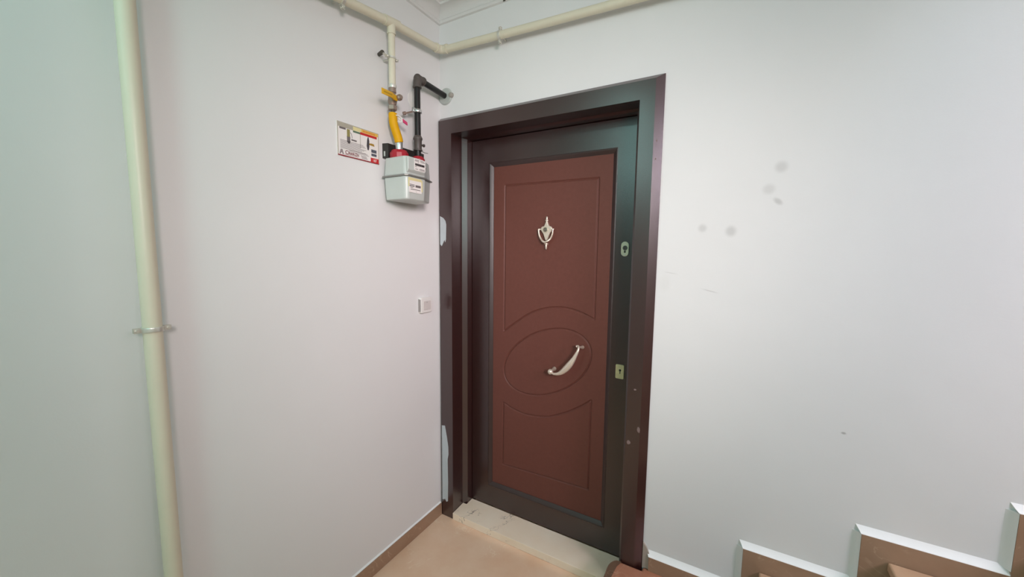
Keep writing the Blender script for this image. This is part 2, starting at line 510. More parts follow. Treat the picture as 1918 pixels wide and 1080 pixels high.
# cement patch between casing and skirting
obj('plaster_fill', MB().prism([(1.0685, 0, 0.153), (1.094, 0, 0.153), (1.094, 0, 0.222), (1.082, 0, 0.245), (1.0685, 0, 0.262)], (0, 0, 0), (0, -0.009, 0)),
    simple('grey_cement_fill', srgb(176, 164, 152), 0.8, var=0.1), sk)

# unseen windows added in the front wall to go with the two fills there
k = NT('window_glass'); k.b.inputs['Transmission Weight'].default_value = 1.0; k.b.inputs['Roughness'].default_value = 0.05
k.l(k.mix(k.noise(3), (0.86, 0.96, 0.94, 1), (0.88, 0.97, 0.95, 1)), k.b.inputs['Base Color'])
for i_, (a_, b_, c_, d_) in enumerate(ADDED_WINDOWS):
    wn = thing('window_%d' % (i_ + 1), ((a_ + b_) / 2, YF, c_), ('small high window', 'white framed window')[i_] + ' added to the wall behind the viewer, out of view', kind='structure')
    m = MB()
    for p_, q_ in (((a_, YF - 0.08, c_), (a_ + 0.04, YF - 0.02, d_)), ((b_ - 0.04, YF - 0.08, c_), (b_, YF - 0.02, d_)),
                   ((a_ + 0.04, YF - 0.08, c_), (b_ - 0.04, YF - 0.02, c_ + 0.04)), ((a_ + 0.04, YF - 0.08, d_ - 0.04), (b_ - 0.04, YF - 0.02, d_))):
        m.box(p_, q_)
    obj('window_frame', m, 'whitepl', wn)
    obj('window_pane', MB().box((a_ + 0.04, YF - 0.055, c_ + 0.04), (b_ - 0.04, YF - 0.049, d_ - 0.04)), k.m, wn)

# ================================================================== DOOR
FY = -0.022    # casing face
YS_, YL, YP = 0.068, 0.120, 0.134
cs = thing('trim_2', (0.53, 0, 0), 'dark brown painted steel door casing with bevelled outer edge', kind='structure')
# casing profile (u inwards from outer edge, y): mitred left jamb, head, right jamb
def casing_prof(bw):
    return [(0.0, 0.0), (0.0, -0.004), (bw, FY), (1, FY), (1, YS_), (2, YS_), (2, YL + 0.03), (1.0, YL + 0.06), (0.0, 0.001)]
XL0, XR0, XL1, XR1, XL2, XR2 = 0.0065, 1.068, 0.088, 0.983, 0.112, 0.955
Z0T, Z1T, Z2T = 2.103, 2.019, 2.012
def cpos(side, u):
    # u: 0 outer, fraction -> absolute inwards distance; 1 = opening edge, 2 = stop edge
    pass
def jamb_point(u, y, which, top):
    """which 'L'/'R'; u<1 means metres from the outer edge"""
    if u == 1: x, z = (XL1 if which == 'L' else XR1), Z1T
    elif u == 2: x, z = (XL2 if which == 'L' else XR2), Z2T
    else:
        x = XL0 + u if which == 'L' else XR0 - u; z = Z0T - u
    return (x, y, z if top else 0.0)
BW_L, BW_R, BW_T = 0.004, 0.030, 0.016
CP = lambda bw: [(0.0, -0.001), (0.0, -0.005), (bw, FY), (1, FY), (1, YS_), (2, YS_), (2, YL + 0.035), (0.0, YL + 0.035)]
def fix(pts):
    # the part of the frame inside the wall stays within the wall opening
    return pts
def casing_piece(name, A, B):
    """A, B: lists of points of the two end sections"""
    n = len(A)
    fs = [tuple(range(n - 1, -1, -1)), tuple(range(n, 2 * n))]
    for i in range(n):
        j = (i + 1) % n
        fs.append((i, j, n + j, n + i))
    return obj(name, MB().add(A + B, fs), 'casing', cs, smooth=25)
def sect(which, top):
    bwx = BW_L if which == 'L' else BW_R
    out = []
    for (tagu, y) in (('o', -0.001), ('o', -0.005), ('b', FY), (1, FY), (1, YS_ - 0.005), (2, YS_ + 0.010), (2, YL + 0.035), ('i', YL + 0.035), ('i', -0.001)):
        if tagu == 'o': x, z = (XL0 if which == 'L' else XR0), Z0T
        elif tagu == 'b': x, z = (XL0 + bwx if which == 'L' else XR0 - bwx), Z0T - BW_T
        elif tagu == 1: x, z = (XL1 if which == 'L' else XR1), Z1T
        elif tagu == 2: x, z = (XL2 if which == 'L' else XR2), Z2T
        else: x, z = (DX0 + 0.003 if which == 'L' else DX1 - 0.003), DZ - 0.003
        out.append((x, y, z if top else 0.0))
    return out
casing_piece('casing_jamb', sect('L', False), sect('L', True))
casing_piece('casing_head', sect('L', True), sect('R', True))
# the right jamb stands on the first tread's end
rj = sect('R', False)
casing_piece('casing_jamb', sect('R', True), rj)
# chipped paint on the left jamb
ch = [(0.0085, 1.622), (0.030, 1.612), (0.043, 1.598), (0.048, 1.580), (0.046, 1.506), (0.041, 1.490), (0.036, 1.503), (0.028, 1.487), (0.018, 1.470), (0.0085, 1.480)]
obj('paint_chip', MB().prism([(x + 0.006, FY, z) for x, z in ch], (0, 0, 0), (0, -0.0006, 0)), 'chip', cs)
ch = [(0.009, 0.512), (0.030, 0.515), (0.044, 0.45), (0.052, 0.40), (0.053, 0.36), (0.047, 0.33), (0.049, 0.20), (0.047, 0.09), (0.036, 0.083), (0.028, 0.097), (0.009, 0.088)]
obj('paint_chip', MB().prism([(x + 0.006, FY, z) for x, z in ch], (0, 0, 0), (0, -0.0006, 0)), 'chip', cs)
# pale scuffs on the right jamb
for (x, z, rx, rz) in ((1.033, 0.742, 0.006, 0.014), (0.996, 0.68, 0.007, 0.010), (1.012, 0.905, 0.005, 0.004), (1.048, 1.865, 0.003, 0.004), (1.047, 1.80, 0.003, 0.004), (0.935, 0.57, 0.0, 0.0)):
    if rx:
        y = FY if x < XR0 - BW_R else FY + (x - (XR0 - BW_R)) / BW_R * (-0.005 - FY)
        pts = [(x + rx * (0.8 + 0.4 * random.random()) * math.cos(R(a)), y, z + rz * (0.7 + 0.5 * random.random()) * math.sin(R(a))) for a in range(0, 360, 45)]
        obj('scuff', MB().prism(pts, (0, 0.0004, 0), (0, -0.0006, 0)), simple('pale_scuff', srgb(128, 108, 104), 0.6), cs)

# door leaf
LX0, LX1, LZ0, LZ1 = 0.115, 0.952, 0.049, 2.009
MX0, MX1, MZ0, MZ1 = 0.219, 0.871, 0.160, 1.893
dr = thing('door_1', (0.53, 0.12, 0.045), 'dark brown steel door with reddish panel of oval grooves', kind='structure')
# flat border of the leaf: four mitred pieces around the recessed panel, with sloping moulding
def border(name, pts_out, pts_in):
    A = [(pts_out[0][0], YL, pts_out[0][1]), (pts_in[0][0], YL, pts_in[0][1]), (pts_in[0][0], YL + 0.04, pts_in[0][1]), (pts_out[0][0], YL + 0.04, pts_out[0][1])]
    B = [(pts_out[1][0], YL, pts_out[1][1]), (pts_in[1][0], YL, pts_in[1][1]), (pts_in[1][0], YL + 0.04, pts_in[1][1]), (pts_out[1][0], YL + 0.04, pts_out[1][1])]
    fs = [(3, 2, 1, 0), (4, 5, 6, 7)] + [(i, (i + 1) % 4, 4 + (i + 1) % 4, 4 + i) for i in range(4)]
    return obj(name, MB().add(A + B, fs), 'leaf', dr)
o_, i_ = [(LX0, LZ0), (LX1, LZ0), (LX1, LZ1), (LX0, LZ1)], [(MX0, MZ0), (MX1, MZ0), (MX1, MZ1), (MX0, MZ1)]
for k_, nm in enumerate(('bottom_rail', 'lock_stile', 'top_rail', 'hinge_stile')):
    border(nm, (o_[k_], o_[(k_ + 1) % 4]), (i_[k_], i_[(k_ + 1) % 4]))
MS = 0.021
prof = [(0.0, YL), (0.003, YL - 0.0012), (0.006, YL), (MS - 0.002, YP - 0.0015), (MS, YP - 0.001), (MS, YP + 0.01), (0.0, YP + 0.01)]
def mld(u):
    return [(MX0 + u, MZ0 + u), (MX1 - u, MZ0 + u), (MX1 - u, MZ1 - u), (MX0 + u, MZ1 - u)]
for k_ in range(4):
    A = [(mld(u)[k_][0], y, mld(u)[k_][1]) for u, y in prof]
    B = [(mld(u)[(k_ + 1) % 4][0], y, mld(u)[(k_ + 1) % 4][1]) for u, y in prof]
    n = len(A)
    fs = [tuple(range(n - 1, -1, -1)), tuple(range(n, 2 * n))] + [(i, (i + 1) % n, n + (i + 1) % n, n + i) for i in range(n)]
    obj('panel_moulding', MB().add(A + B, fs), 'moulding', dr, smooth=50)

# routed panel: grid displaced along the groove curves
PX0, PX1, PZ0, PZ1 = MX0 + MS, MX1 - MS, MZ0 + MS, MZ1 - MS
seg = []
def poly(pts, closed=False):
    q = [Vector((p[0], p[1], 0)) for p in pts]
    for i in range(len(q) - (0 if closed else 1)):
        seg.append((q[i], q[(i + 1) % len(q)]))
ua = catmull([(0.306, 1.034, 0), (0.366, 1.079, 0), (0.443, 1.133, 0), (0.516, 1.166, 0), (0.587, 1.181, 0), (0.655, 1.183, 0), (0.722, 1.169, 0), (0.787, 1.143, 0)], 5)
la = catmull([(0.306, 0.646, 0), (0.372, 0.622, 0), (0.451, 0.612, 0), (0.542, 0.622, 0), (0.6, 0.641, 0), (0.669, 0.676, 0), (0.735, 0.719, 0), (0.784, 0.758, 0)], 5)
poly(ua); poly(la)
poly([ua[0], (0.306, 1.777), (0.787, 1.775), ua[-1]])
poly([la[0], (0.304, 0.300), (0.784, 0.315), la[-1]])
el = []
for i in range(56):
    t = 2 * math.pi * i / 56
    a_, b_, th = 0.2537, 0.1523, R(28.35)
    el.append((0.5429 + a_ * math.cos(t) * math.cos(th) - b_ * math.sin(t) * math.sin(th), 0.9009 + a_ * math.cos(t) * math.sin(th) + b_ * math.sin(t) * math.cos(th)))
poly(el, True)
STEP = 0.0023
nx, nz = int((PX1 - PX0) / STEP) + 1, int((PZ1 - PZ0) / STEP) + 1
X, Z = np.meshgrid(np.linspace(PX0, PX1, nx), np.linspace(PZ0, PZ1, nz), indexing='xy')
D = np.full(X.shape, 1.0)
for a, b in seg:
    ex, ez = b.x - a.x, b.y - a.y
    L2 = ex * ex + ez * ez + 1e-12
    t = np.clip(((X - a.x) * ex + (Z - a.y) * ez) / L2, 0, 1)
    D = np.minimum(D, np.hypot(X - a.x - t * ex, Z - a.y - t * ez))
GW, GD = 0.0050, 0.0065
Y = YP + GD * 0.5 * (1 + np.cos(np.pi * np.clip(D / GW, 0, 1)))
vs = np.stack([X.ravel() - 0.53, Y.ravel() - 0.12, Z.ravel() - 0.045], 1)
idx = np.arange(nx * nz).reshape(nz, nx)
fs = np.stack([idx[:-1, :-1].ravel(), idx[:-1, 1:].ravel(), idx[1:, 1:].ravel(), idx[1:, :-1].ravel()], 1)
# closed back so that the panel has real thickness
base = nx * nz
ring = [idx[0, 0], idx[0, -1], idx[-1, -1], idx[-1, 0]]
vs = np.vstack([vs, [[vs[r][0], YP + 0.02 - 0.12, vs[r][2]] for r in ring]])
me = bpy.data.meshes.new('grooved_panel')
me.from_pydata(vs.tolist(), [], fs.tolist() + [[base, base + 3, base + 2, base + 1]])
me.shade_smooth(); me.materials.append(M['panel'])
pn = bpy.data.objects.new('grooved_panel', me); COL.objects.link(pn); pn.parent = dr
tag(pn, 'reddish brown routed panel with a tilted oval groove')

# lock plates on the lock stile
def plate(name, pts, y0, y1, mat, parent, bevel=0.0012):
    return obj(name, MB().prism([(x, 0, z) for x, z in pts], (0, y0, 0), (0, y1, 0)), mat, parent, bevel=bevel)
lp = plate('lock_plate', [(0.917 + a, 1.4645 + b) for a, b in rrect(0.033, 0.063, 0.0160, 6)], YL, YL - 0.006, 'lockplate', dr)
tag(lp, 'upper oval lock plate')
m = MB().lathe((0.918, YL - 0.0055, 1.469), (0, -1, 0), [(0, 0.0100), (0.003, 0.0100), (0.0042, 0.0090)], 20)
obj('lock_cylinder', m, 'union', lp)
m = MB().box((0.9165, YL - 0.0102, 1.462), (0.9195, YL - 0.0096, 1.476)); m.box((0.914, YL - 0.0068, 1.448), (0.921, YL - 0.006, 1.458))
obj('keyhole', m, 'keyhole', lp)
obj('screw', MB().sphere((0.917, YL - 0.006, 1.4395), (0.0032, 0.0015, 0.0032), 10, 6), 'steel', lp)
obj('screw', MB().sphere((0.917, YL - 0.006, 1.4895), (0.0028, 0.0015, 0.0028), 10, 6), 'steel', lp)
lp = plate('lock_plate', [(0.9155 + a, 0.924 + b) for a, b in rrect(0.037, 0.064, 0.005, 3)], YL, YL - 0.005, 'lockplate2', dr)
tag(lp, 'lower rectangular brassy lock plate')
m = MB().lathe((0.917, YL - 0.0049, 0.931), (0, -1, 0), [(0, 0.0050), (0.0008, 0.0050)], 14); m.box((0.9152, YL - 0.0057, 0.915), (0.9188, YL - 0.0049, 0.931))
obj('keyhole', m, 'keyhole', lp)

# door knocker with peephole
KX, KZ = 0.5435, 1.552
YK = YP
kn = obj('door_knocker', MB().prism([(KX + x, 0, KZ + z) for x, z in
        [(0.0035, 0.052), (0.005, 0.036), (0.01, 0.024), (0.0135, 0.0175), (0.0225, 0.0165), (0.029, 0.009), (0.0285, -0.002), (0.0225, -0.012), (0.018, -0.0145), (0.0135, -0.026), (0.0075, -0.043), (0.003, -0.052), (-0.003, -0.052), (-0.0075, -0.043), (-0.0135, -0.026), (-0.018, -0.0145), (-0.0225, -0.012), (-0.0285, -0.002), (-0.029, 0.009), (-0.0225, 0.0165), (-0.0135, 0.0175), (-0.01, 0.024), (-0.005, 0.036), (-0.0035, 0.052)]], (0, YK, 0), (0, YK - 0.014, 0)), 'nickel', dr, bevel=0.003, seg=3)
tag(kn, 'satin nickel urn shaped door knocker')
obj('finial', MB().lathe((KX, YK - 0.008, KZ + 0.040), (0, 0, 1), [(0, 0.0035), (0.003, 0.0085), (0.006, 0.0085), (0.0075, 0.0045), (0.014, 0.0050), (0.021, 0.0040), (0.0235, 0.0018)], 14), 'nickel', kn)
ring_pts = [(-0.037, 0.004), (-0.0365, -0.010), (-0.033, -0.026), (-0.024, -0.043), (-0.012, -0.054), (0, -0.058), (0.012, -0.054), (0.024, -0.043), (0.033, -0.026), (0.0365, -0.010), (0.037, 0.004)]
path = catmull([(KX + x, YK - 0.016 - 0.010 * (1 if abs(x) < 0.02 else 0.4), KZ + z) for x, z in ring_pts], 4)
obj('knocker_ring', MB().tube(path, [0.0032 + 0.0018 * math.sin(math.pi * i / (len(path) - 1)) for i in range(len(path))], 10), 'nickel', kn)
obj('hinge_pin', MB().tube([(KX - 0.039, YK - 0.014, KZ + 0.003), (KX - 0.024, YK - 0.010, KZ + 0.002)], 0.0035, 10).tube([(KX + 0.024, YK - 0.010, KZ + 0.002), (KX + 0.039, YK - 0.014, KZ + 0.003)], 0.0035, 10), 'nickel', kn)
obj('strike_post', MB().lathe((KX, YK - 0.011, KZ - 0.062), (0, 0, -1), [(0, 0.006), (0.002, 0.011), (0.005, 0.011), (0.007, 0.0048), (0.018, 0.0052), (0.027, 0.0042), (0.031, 0.002)], 14).tube([(KX, YK, KZ - 0.068), (KX, YK - 0.011, KZ - 0.068)], 0.006, 12), 'nickel', kn)
obj('peephole', MB().lathe((KX - 0.004, YK - 0.012, KZ + 0.0005), (0, -1, 0), [(0, 0.0140), (0.004, 0.0140), (0.0055, 0.0125), (0.0055, 0.0105), (0.0035, 0.0100)], 24), 'lockplate', kn)
obj('peephole_lens', MB().sphere((KX - 0.004, YK - 0.0160, KZ + 0.0005), (0.0108, 0.003, 0.0108), 18, 8), 'glass', kn)

# curved pull handle
yh = YP - 0.058
hp = catmull([(0.600, yh + 0.004, 0.8795), (0.618, yh + 0.000, 0.8735), (0.650, yh - 0.006, 0.884), (0.683, yh - 0.008, 0.914), (0.711, yh - 0.006, 0.953), (0.731, yh - 0.002, 0.994), (0.735, yh + 0.004, 1.012), (0.730, yh + 0.012, 1.021), (0.722, yh + 0.014, 1.018)], 6)
n = len(hp)
rad = []
for i in range(n):
    t = i / (n - 1)
    w = 0.0048 + 0.0105 * math.exp(-((t - 0.40) / 0.17) ** 2)
    rad.append((w * 0.62 + 0.0012, w))
rad[0] = (0.006, 0.006); rad[-1] = (0.006, 0.006)
ph = obj('pull_handle', MB().tube(hp, rad, 16), 'nickel', dr)
tag(ph, 'curved satin nickel pull handle')
obj('ball_end', MB().sphere((0.598, yh + 0.004, 0.880), 0.0135, 18, 12), 'nickel', ph)
obj('post', MB().lathe((0.596, YP - 0.0005, 0.880), (0.003, -1, 0), [(0, 0.010), (0.003, 0.010), (0.006, 0.0075), (0.045, 0.0070)], 16), 'nickel', ph)
obj('post', MB().lathe((0.736, YP - 0.0005, 1.006), (-0.12, -1, 0.2), [(0, 0.0085), (0.003, 0.0085), (0.006, 0.0062), (0.042, 0.0056)], 16), 'nickel', ph)

# marble threshold
# notch round the door stop on the left: second piece behind it is narrower
def thr_poly(z_of, zb=0.0005):
    out = [(XL1 + 0.001, -0.027), (0.966, -0.027), (0.966, -0.024), (0.982, -0.0232), (0.982, YS_ - 0.002), (XR2 - 0.001, YS_ - 0.002), (XR2 - 0.001, YL - 0.002), (XL2 + 0.001, YL - 0.002), (XL2 + 0.001, YS_ - 0.002), (XL1 + 0.001, YS_ - 0.002)]
    return out
P_ = thr_poly(None)
zt = lambda y: 0.0375 + (y + 0.027) / 0.145 * 0.0075
n = len(P_)
vs = [(x, y, 0.0005) for x, y in P_] + [(x, y, zt(y)) for x, y in P_]
fs = [tuple(range(n - 1, -1, -1)), tuple(range(n, 2 * n))] + [(i, (i + 1) % n, n + (i + 1) % n, n + i) for i in range(n)]
tho = obj('door_threshold', MB().add(vs, fs), 'threshold', None, bevel=0.004, seg=3, origin=(0.5, 0, 0))
tag(tho, 'cream marble threshold slab with dark veins at the foot of the brown door', 'threshold')

# ================================================================== GAS PIPES
def ring_clamp(parent, c, axis, r, name='pipe_clamp', mat='clampw', wall=None, ear=None, w=0.012):
    """split ring round a pipe, ears on both sides and a stud into the wall"""
    a = Vector(axis).normalized(); c = Vector(c)
    o = obj(name, MB().lathe(c - a * w / 2, a, [(0, r + 0.0004), (0, r + 0.0032), (w * 0.2, r + 0.0040), (w * 0.5, r + 0.0034), (w * 0.8, r + 0.0040), (w, r + 0.0032), (w, r + 0.0004)], 24), mat, parent)
    wv = Vector(wall)
    m = MB().tube([c + wv * (r + 0.002), c + wv * (r + (ear[2] if ear and len(ear) > 2 else 0.028))], 0.004, 10)
    obj('stud', m, mat, o)
    side = a.cross(wv).normalized()
    for s in (-1, 1):
        e0 = c + side * s * (r + 0.002)
        e1 = c + side * s * (r + 0.017)
        b1 = MB()
        t = wv * 0.0022
        h = a * w / 2
        for off in (-0.004, 0.004):
            q = wv * off
            pts = [e0 - h + q, e1 - h + q, e1 + h + q, e0 + h + q]
            b1.prism(pts, -t * 0.6, t * 0.6)
        b1.tube([e0 + (e1 - e0) * 0.6 - wv * 0.011, e0 + (e1 - e0) * 0.6 + wv * 0.010], 0.0035, 8)
        obj('clamp_ear', b1, mat, o)
    return o

XP = 0.05
rp = thing('gas_riser_pipe', (XP, -1.177, 0), 'cream painted vertical gas riser pipe clamped to the left wall, far left', 'pipe')
obj('pipe', MB().tube([(XP, -1.177, 0.0), (XP, -1.176, 2.545)], 0.0195, 28), 'cream', rp)
for z, in ((1.247,), (0.15,),):
    ring_clamp(rp, (XP, -1.177, z), (0, 0, 1), 0.0195, wall=(-1, 0, 0))

sp = thing('gas_supply_pipe', (XP, -0.2, 2.39), 'cream painted gas pipe running round the corner below the cornice with a drop', 'pipe')
ex, ey = 0.052, -0.05
obj('pipe_run', MB().tube([(XP, -1.152, 2.265), (XP, -0.36, 2.374), (XP, ey - 0.03, 2.398)], 0.0165, 24), 'cream', sp)
obj('pipe_run', MB().tube([(ex + 0.03, ey, 2.397), (0.55, ey, 2.378), (2.3, ey, 2.322)], 0.0165, 24), 'cream', sp)
eb = MB()
pth = [(XP, ey - 0.038, 2.3975), (XP, ey - 0.024, 2.3985)] + [(XP + 0.026 - 0.026 * math.cos(R(a)), ey - 0.026 + 0.026 * math.sin(R(a)), 2.399) for a in (0, 22, 45, 68, 90)] + [(ex + 0.028, ey, 2.3985), (ex + 0.040, ey, 2.3975)]
eb.tube(pth, [0.0205, 0.0205] + [0.0190] * 5 + [0.0205, 0.0205], 20)
obj('elbow', eb, 'cream', sp)
te = MB().tube([(XP, -0.396, 2.3695), (XP, -0.320, 2.3800)], 0.0195, 20).tube([(XP, -0.358, 2.372), (XP, -0.358, 2.328)], 0.0175, 20)
obj('tee_joint', te, 'cream', sp)
obj('drop_pipe', MB().tube([(XP, -0.358, 2.345), (XP, -0.358, 2.1185)], 0.0138, 22), 'cream', sp)
c1 = ring_clamp(sp, (XP, -0.358, 2.236), (0, 0, 1), 0.0138, wall=(-1, 0, 0), ear=(0, 0, 0.034), w=0.008)
obj('wall_anchor', MB().tube([(0.0, -0.382, 2.252), (0.040, -0.398, 2.246)], [0.0070, 0.0085], 10), 'anchor', c1)
obj('clamp_arm', MB().tube([(0.044, -0.400, 2.241), (0.050, -0.384, 2.234), (0.052, -0.370, 2.236)], [(0.006, 0.0025), (0.006, 0.003), (0.008, 0.003)], 8), 'clampw', c1)
obj('threaded_collar', MB().lathe((XP, -0.358, 2.133), (0, 0, -1), [(0, 0.0142), (0.001, 0.0156), (0.011, 0.0160), (0.0143, 0.0150)], 22), 'clampw', sp)
ring_clamp(sp, (0.384, ey, 2.3835), (1, 0, -0.03), 0.0165, wall=(0, 1, 0), ear=(0, 0, 0.032))
ring_clamp(sp, (XP, -0.590, 2.3425), (0, 1, 0.137), 0.0165, wall=(-1, 0, 0), ear=(0, 0, 0.032))

# ball valve with yellow lever
vz = 2.062
va = thing('gas_valve', (XP, -0.359, vz), 'small nickel brass ball valve with yellow lever at the foot of the drop pipe', 'valve')
m = MB().lathe((XP, -0.359, 2.1182), (0, 0, -1), [(0, 0.0150), (0.018, 0.0158), (0.020, 0.0125), (0.030, 0.0125), (0.036, 0.0170), (0.052, 0.0185), (0.062, 0.0165), (0.068, 0.0125), (0.072, 0.0125)], 22)
obj('valve_body', m, 'brass', va)
obj('hex_nut', MB().lathe((XP, -0.360, 2.048), (0, 0, -1), [(0, 0.0175), (0.002, 0.0190), (0.016, 0.0190), (0.019, 0.0170), (0.019, 0.0120)], 6), 'brass', va, smooth=20)
obj('stem', MB().lathe((XP + 0.012, -0.359, vz + 0.012), (1, -0.05, 0), [(0, 0.0095), (0.016, 0.0095), (0.018, 0.0070), (0.034, 0.0070)], 14), 'brass', va)
lv = [(0.086, -0.368), (0.096, -0.390), (0.098, -0.452), (0.092, -0.452), (0.090, -0.392), (0.080, -0.370)]
lz = vz + 0.006
m = MB()
pts = [(0.0875, -0.366, 0), (0.0875, -0.385, 0), (0.096, -0.400, 0), (0.096, -0.456, 0), (0.092, -0.456, 0), (0.092, -0.402, 0), (0.083, -0.388, 0), (0.083, -0.366, 0)]
m.prism([(x, y, lz) for x, y, _ in pts], (0, 0, -0.0105), (0, 0, 0.0115))
lo = obj('lever', m, 'lever', va, bevel=0.003, seg=3)
obj('lever_groove', MB().box((0.0958, -0.446, lz - 0.0025), (0.0966, -0.404, lz + 0.003)), simple('ochre_groove', srgb(176, 138, 14), 0.5), lo)
obj('lever_nut', MB().lathe((0.087, -0.361, vz + 0.011), (1, -0.05, 0), [(0, 0.0125), (0.010, 0.0125), (0.012, 0.0105), (0.018, 0.0075)], 10), 'brass', va, smooth=20)
obj('outlet_stem', MB().tube([(XP + 0.003, -0.361, 2.031), (XP + 0.004, -0.360, 2.004)], 0.0070, 12), 'union', va)

# yellow gas hose with seal tag
hs = thing('gas_hose', (0.055, -0.35, 1.95), 'short yellow gas hose curving down from the valve to the meter', 'hose')
hp = catmull([(0.054, -0.362, 2.016), (0.055, -0.363, 2.000), (0.056, -0.360, 1.972), (0.058, -0.350, 1.944), (0.060, -0.341, 1.920), (0.060, -0.337, 1.904)], 6)
obj('sleeve', MB().tube(hp, [0.0150] + [0.0178] * (len(hp) - 2) + [0.0160], 22), 'yellow', hs)
obj('ferrule', MB().lathe((0.060, -0.337, 1.910), (0, 0, -1), [(0, 0.0142), (0.003, 0.0152), (0.028, 0.0152), (0.032, 0.0145), (0.0365, 0.0145)], 22), 'steel', hs)
tagp = [(0.073 + 0.006 * math.cos(R(a)), -0.352 + 0.016 * math.cos(R(a + 20)), 1.995 + 0.012 * math.sin(R(a))) for a in range(0, 360, 24)]
sl = obj('seal_loop', MB().tube(catmull(tagp, 2, True) + [Vector(tagp[0])], 0.0022, 8), 'whitepl', hs)
tag(sl, 'white plastic seal loop')
obj('seal_band', MB().prism([(0.069, -0.352, 2.012), (0.075, -0.330, 2.004), (0.075, -0.326, 1.990), (0.070, -0.344, 1.994)], (-0.001, 0, 0), (0.001, 0, 0)), 'whitepl', hs)
tag(obj('seal_tag', MB().prism([(0.077, -0.331, 2.000), (0.080, -0.308, 1.992), (0.080, -0.306, 1.979), (0.077, -0.327, 1.986)], (-0.002, 0, 0), (0.002, 0, 0)), 'pink', hs, bevel=0.001), 'pink seal tag')

# ------------------------------------------------------------------ gas meter
MY0, MY1, MXB, MXF, MZb, MZs, MZt = -0.388, -0.205, 0.022, 0.150, 1.659, 1.7555, 1.834
gm = thing('gas_meter', (0.08, -0.31, MZb), 'pale grey box gas meter with red capped inlets mounted left of the door', 'gas meter')
def case_plan(inset=0.0):
    i = inset
    return [(MXB + i, MY0 + i), (MXF - 0.012 - i, MY0 + i), (MXF - i, MY0 + 0.012 + i), (MXF - i, -0.278 - i * 0.5), (MXF - 0.012 - i, -0.262 - i * 0.5), (0.115 - i, MY1 - i), (MXB + i, MY1 - i)]
def shell(z0, z1, ins0, ins1):
    A = [(x, y, z0) for x, y in case_plan(ins0)]; B = [(x, y, z1) for x, y in case_plan(ins1)]
    n = len(A)
    return MB().add(A + B, [tuple(range(n - 1, -1, -1)), tuple(range(n, 2 * n))] + [(i, (i + 1) % n, n + (i + 1) % n, n + i) for i in range(n)])
lc = obj('lower_case', shell(MZb, MZs - 0.002, 0.004, 0.0), 'meter', gm, bevel=0.006, seg=4)
uc = obj('upper_case', shell(MZs + 0.002, MZt, 0.0, 0.004), 'meter', gm, bevel=0.006, seg=4)
A = shell(MZs - 0.003, MZs + 0.003, -0.006, -0.006)
obj('seam_band', A, 'seam', gm, bevel=0.0015)
# index housing standing proud of the upper front, underside sloped
hx = MXF + 0.008
prof = [(MXF - 0.004, MZt - 0.006), (hx, MZt - 0.007), (hx, MZs + 0.022), (MXF - 0.004, MZs + 0.008)]
hsg = obj('index_housing', MB().sweep(prof, lambda i, x, z: (x, (MY0 + 0.004, -0.283)[i], z), 2), 'meter', gm, bevel=0.003, seg=3)
# counter label
lx = hx + 0.0002
def lab(pts, th_=0.0006, x=lx):
    return MB().prism([(x, y, z) for y, z in pts], (0, 0, 0), (th_, 0, 0))
cl = obj('counter_label', lab([(-0.351, 1.826), (-0.287, 1.826), (-0.284, 1.822), (-0.284, 1.783), (-0.289, 1.779), (-0.347, 1.779), (-0.351, 1.783)]), 'paper', hsg)
obj('counter_window', lab([(-0.346, 1.8075), (-0.291, 1.8075), (-0.291, 1.7985), (-0.346, 1.7985)], 0.0012), 'paperdark', hsg)
m = MB()
for i in range(5):
    y = -0.341 + i * 0.0075
    m.add(lab([(y, 1.8055), (y + 0.003, 1.8055), (y + 0.003, 1.8005), (y, 1.8005)], 0.0015).v, [(0, 1, 2, 3), (7, 6, 5, 4), (0, 4, 5, 1), (1, 5, 6, 2), (2, 6, 7, 3), (3, 7, 4, 0)])
tag(obj('counter_digits', m, 'ink', hsg), kind='stuff')
m = MB()
for y0, y1, z in ((-0.347, -0.323, 1.8215), (-0.347, -0.323, 1.8175), (-0.316, -0.292, 1.8215), (-0.314, -0.288, 1.8165), (-0.330, -0.324, 1.8115), (-0.346, -0.336, 1.794), (-0.345, -0.330, 1.785), (-0.318, -0.290, 1.7875), (-0.318, -0.290, 1.783), (-0.323, -0.320, 1.785)):
    m.add(lab([(y0, z + 0.001), (y1, z + 0.001), (y1, z - 0.001), (y0, z - 0.001)], 0.001).v, [(0, 1, 2, 3), (7, 6, 5, 4), (0, 4, 5, 1), (1, 5, 6, 2), (2, 6, 7, 3), (3, 7, 4, 0)])
tag(obj('label_print', m, 'ink', hsg), kind='stuff')
obj('housing_screw', MB().lathe((MXF - 0.001, -0.274, 1.798), (1, 0, 0), [(0, 0.003), (0.002, 0.003)], 10), 'union', gm)
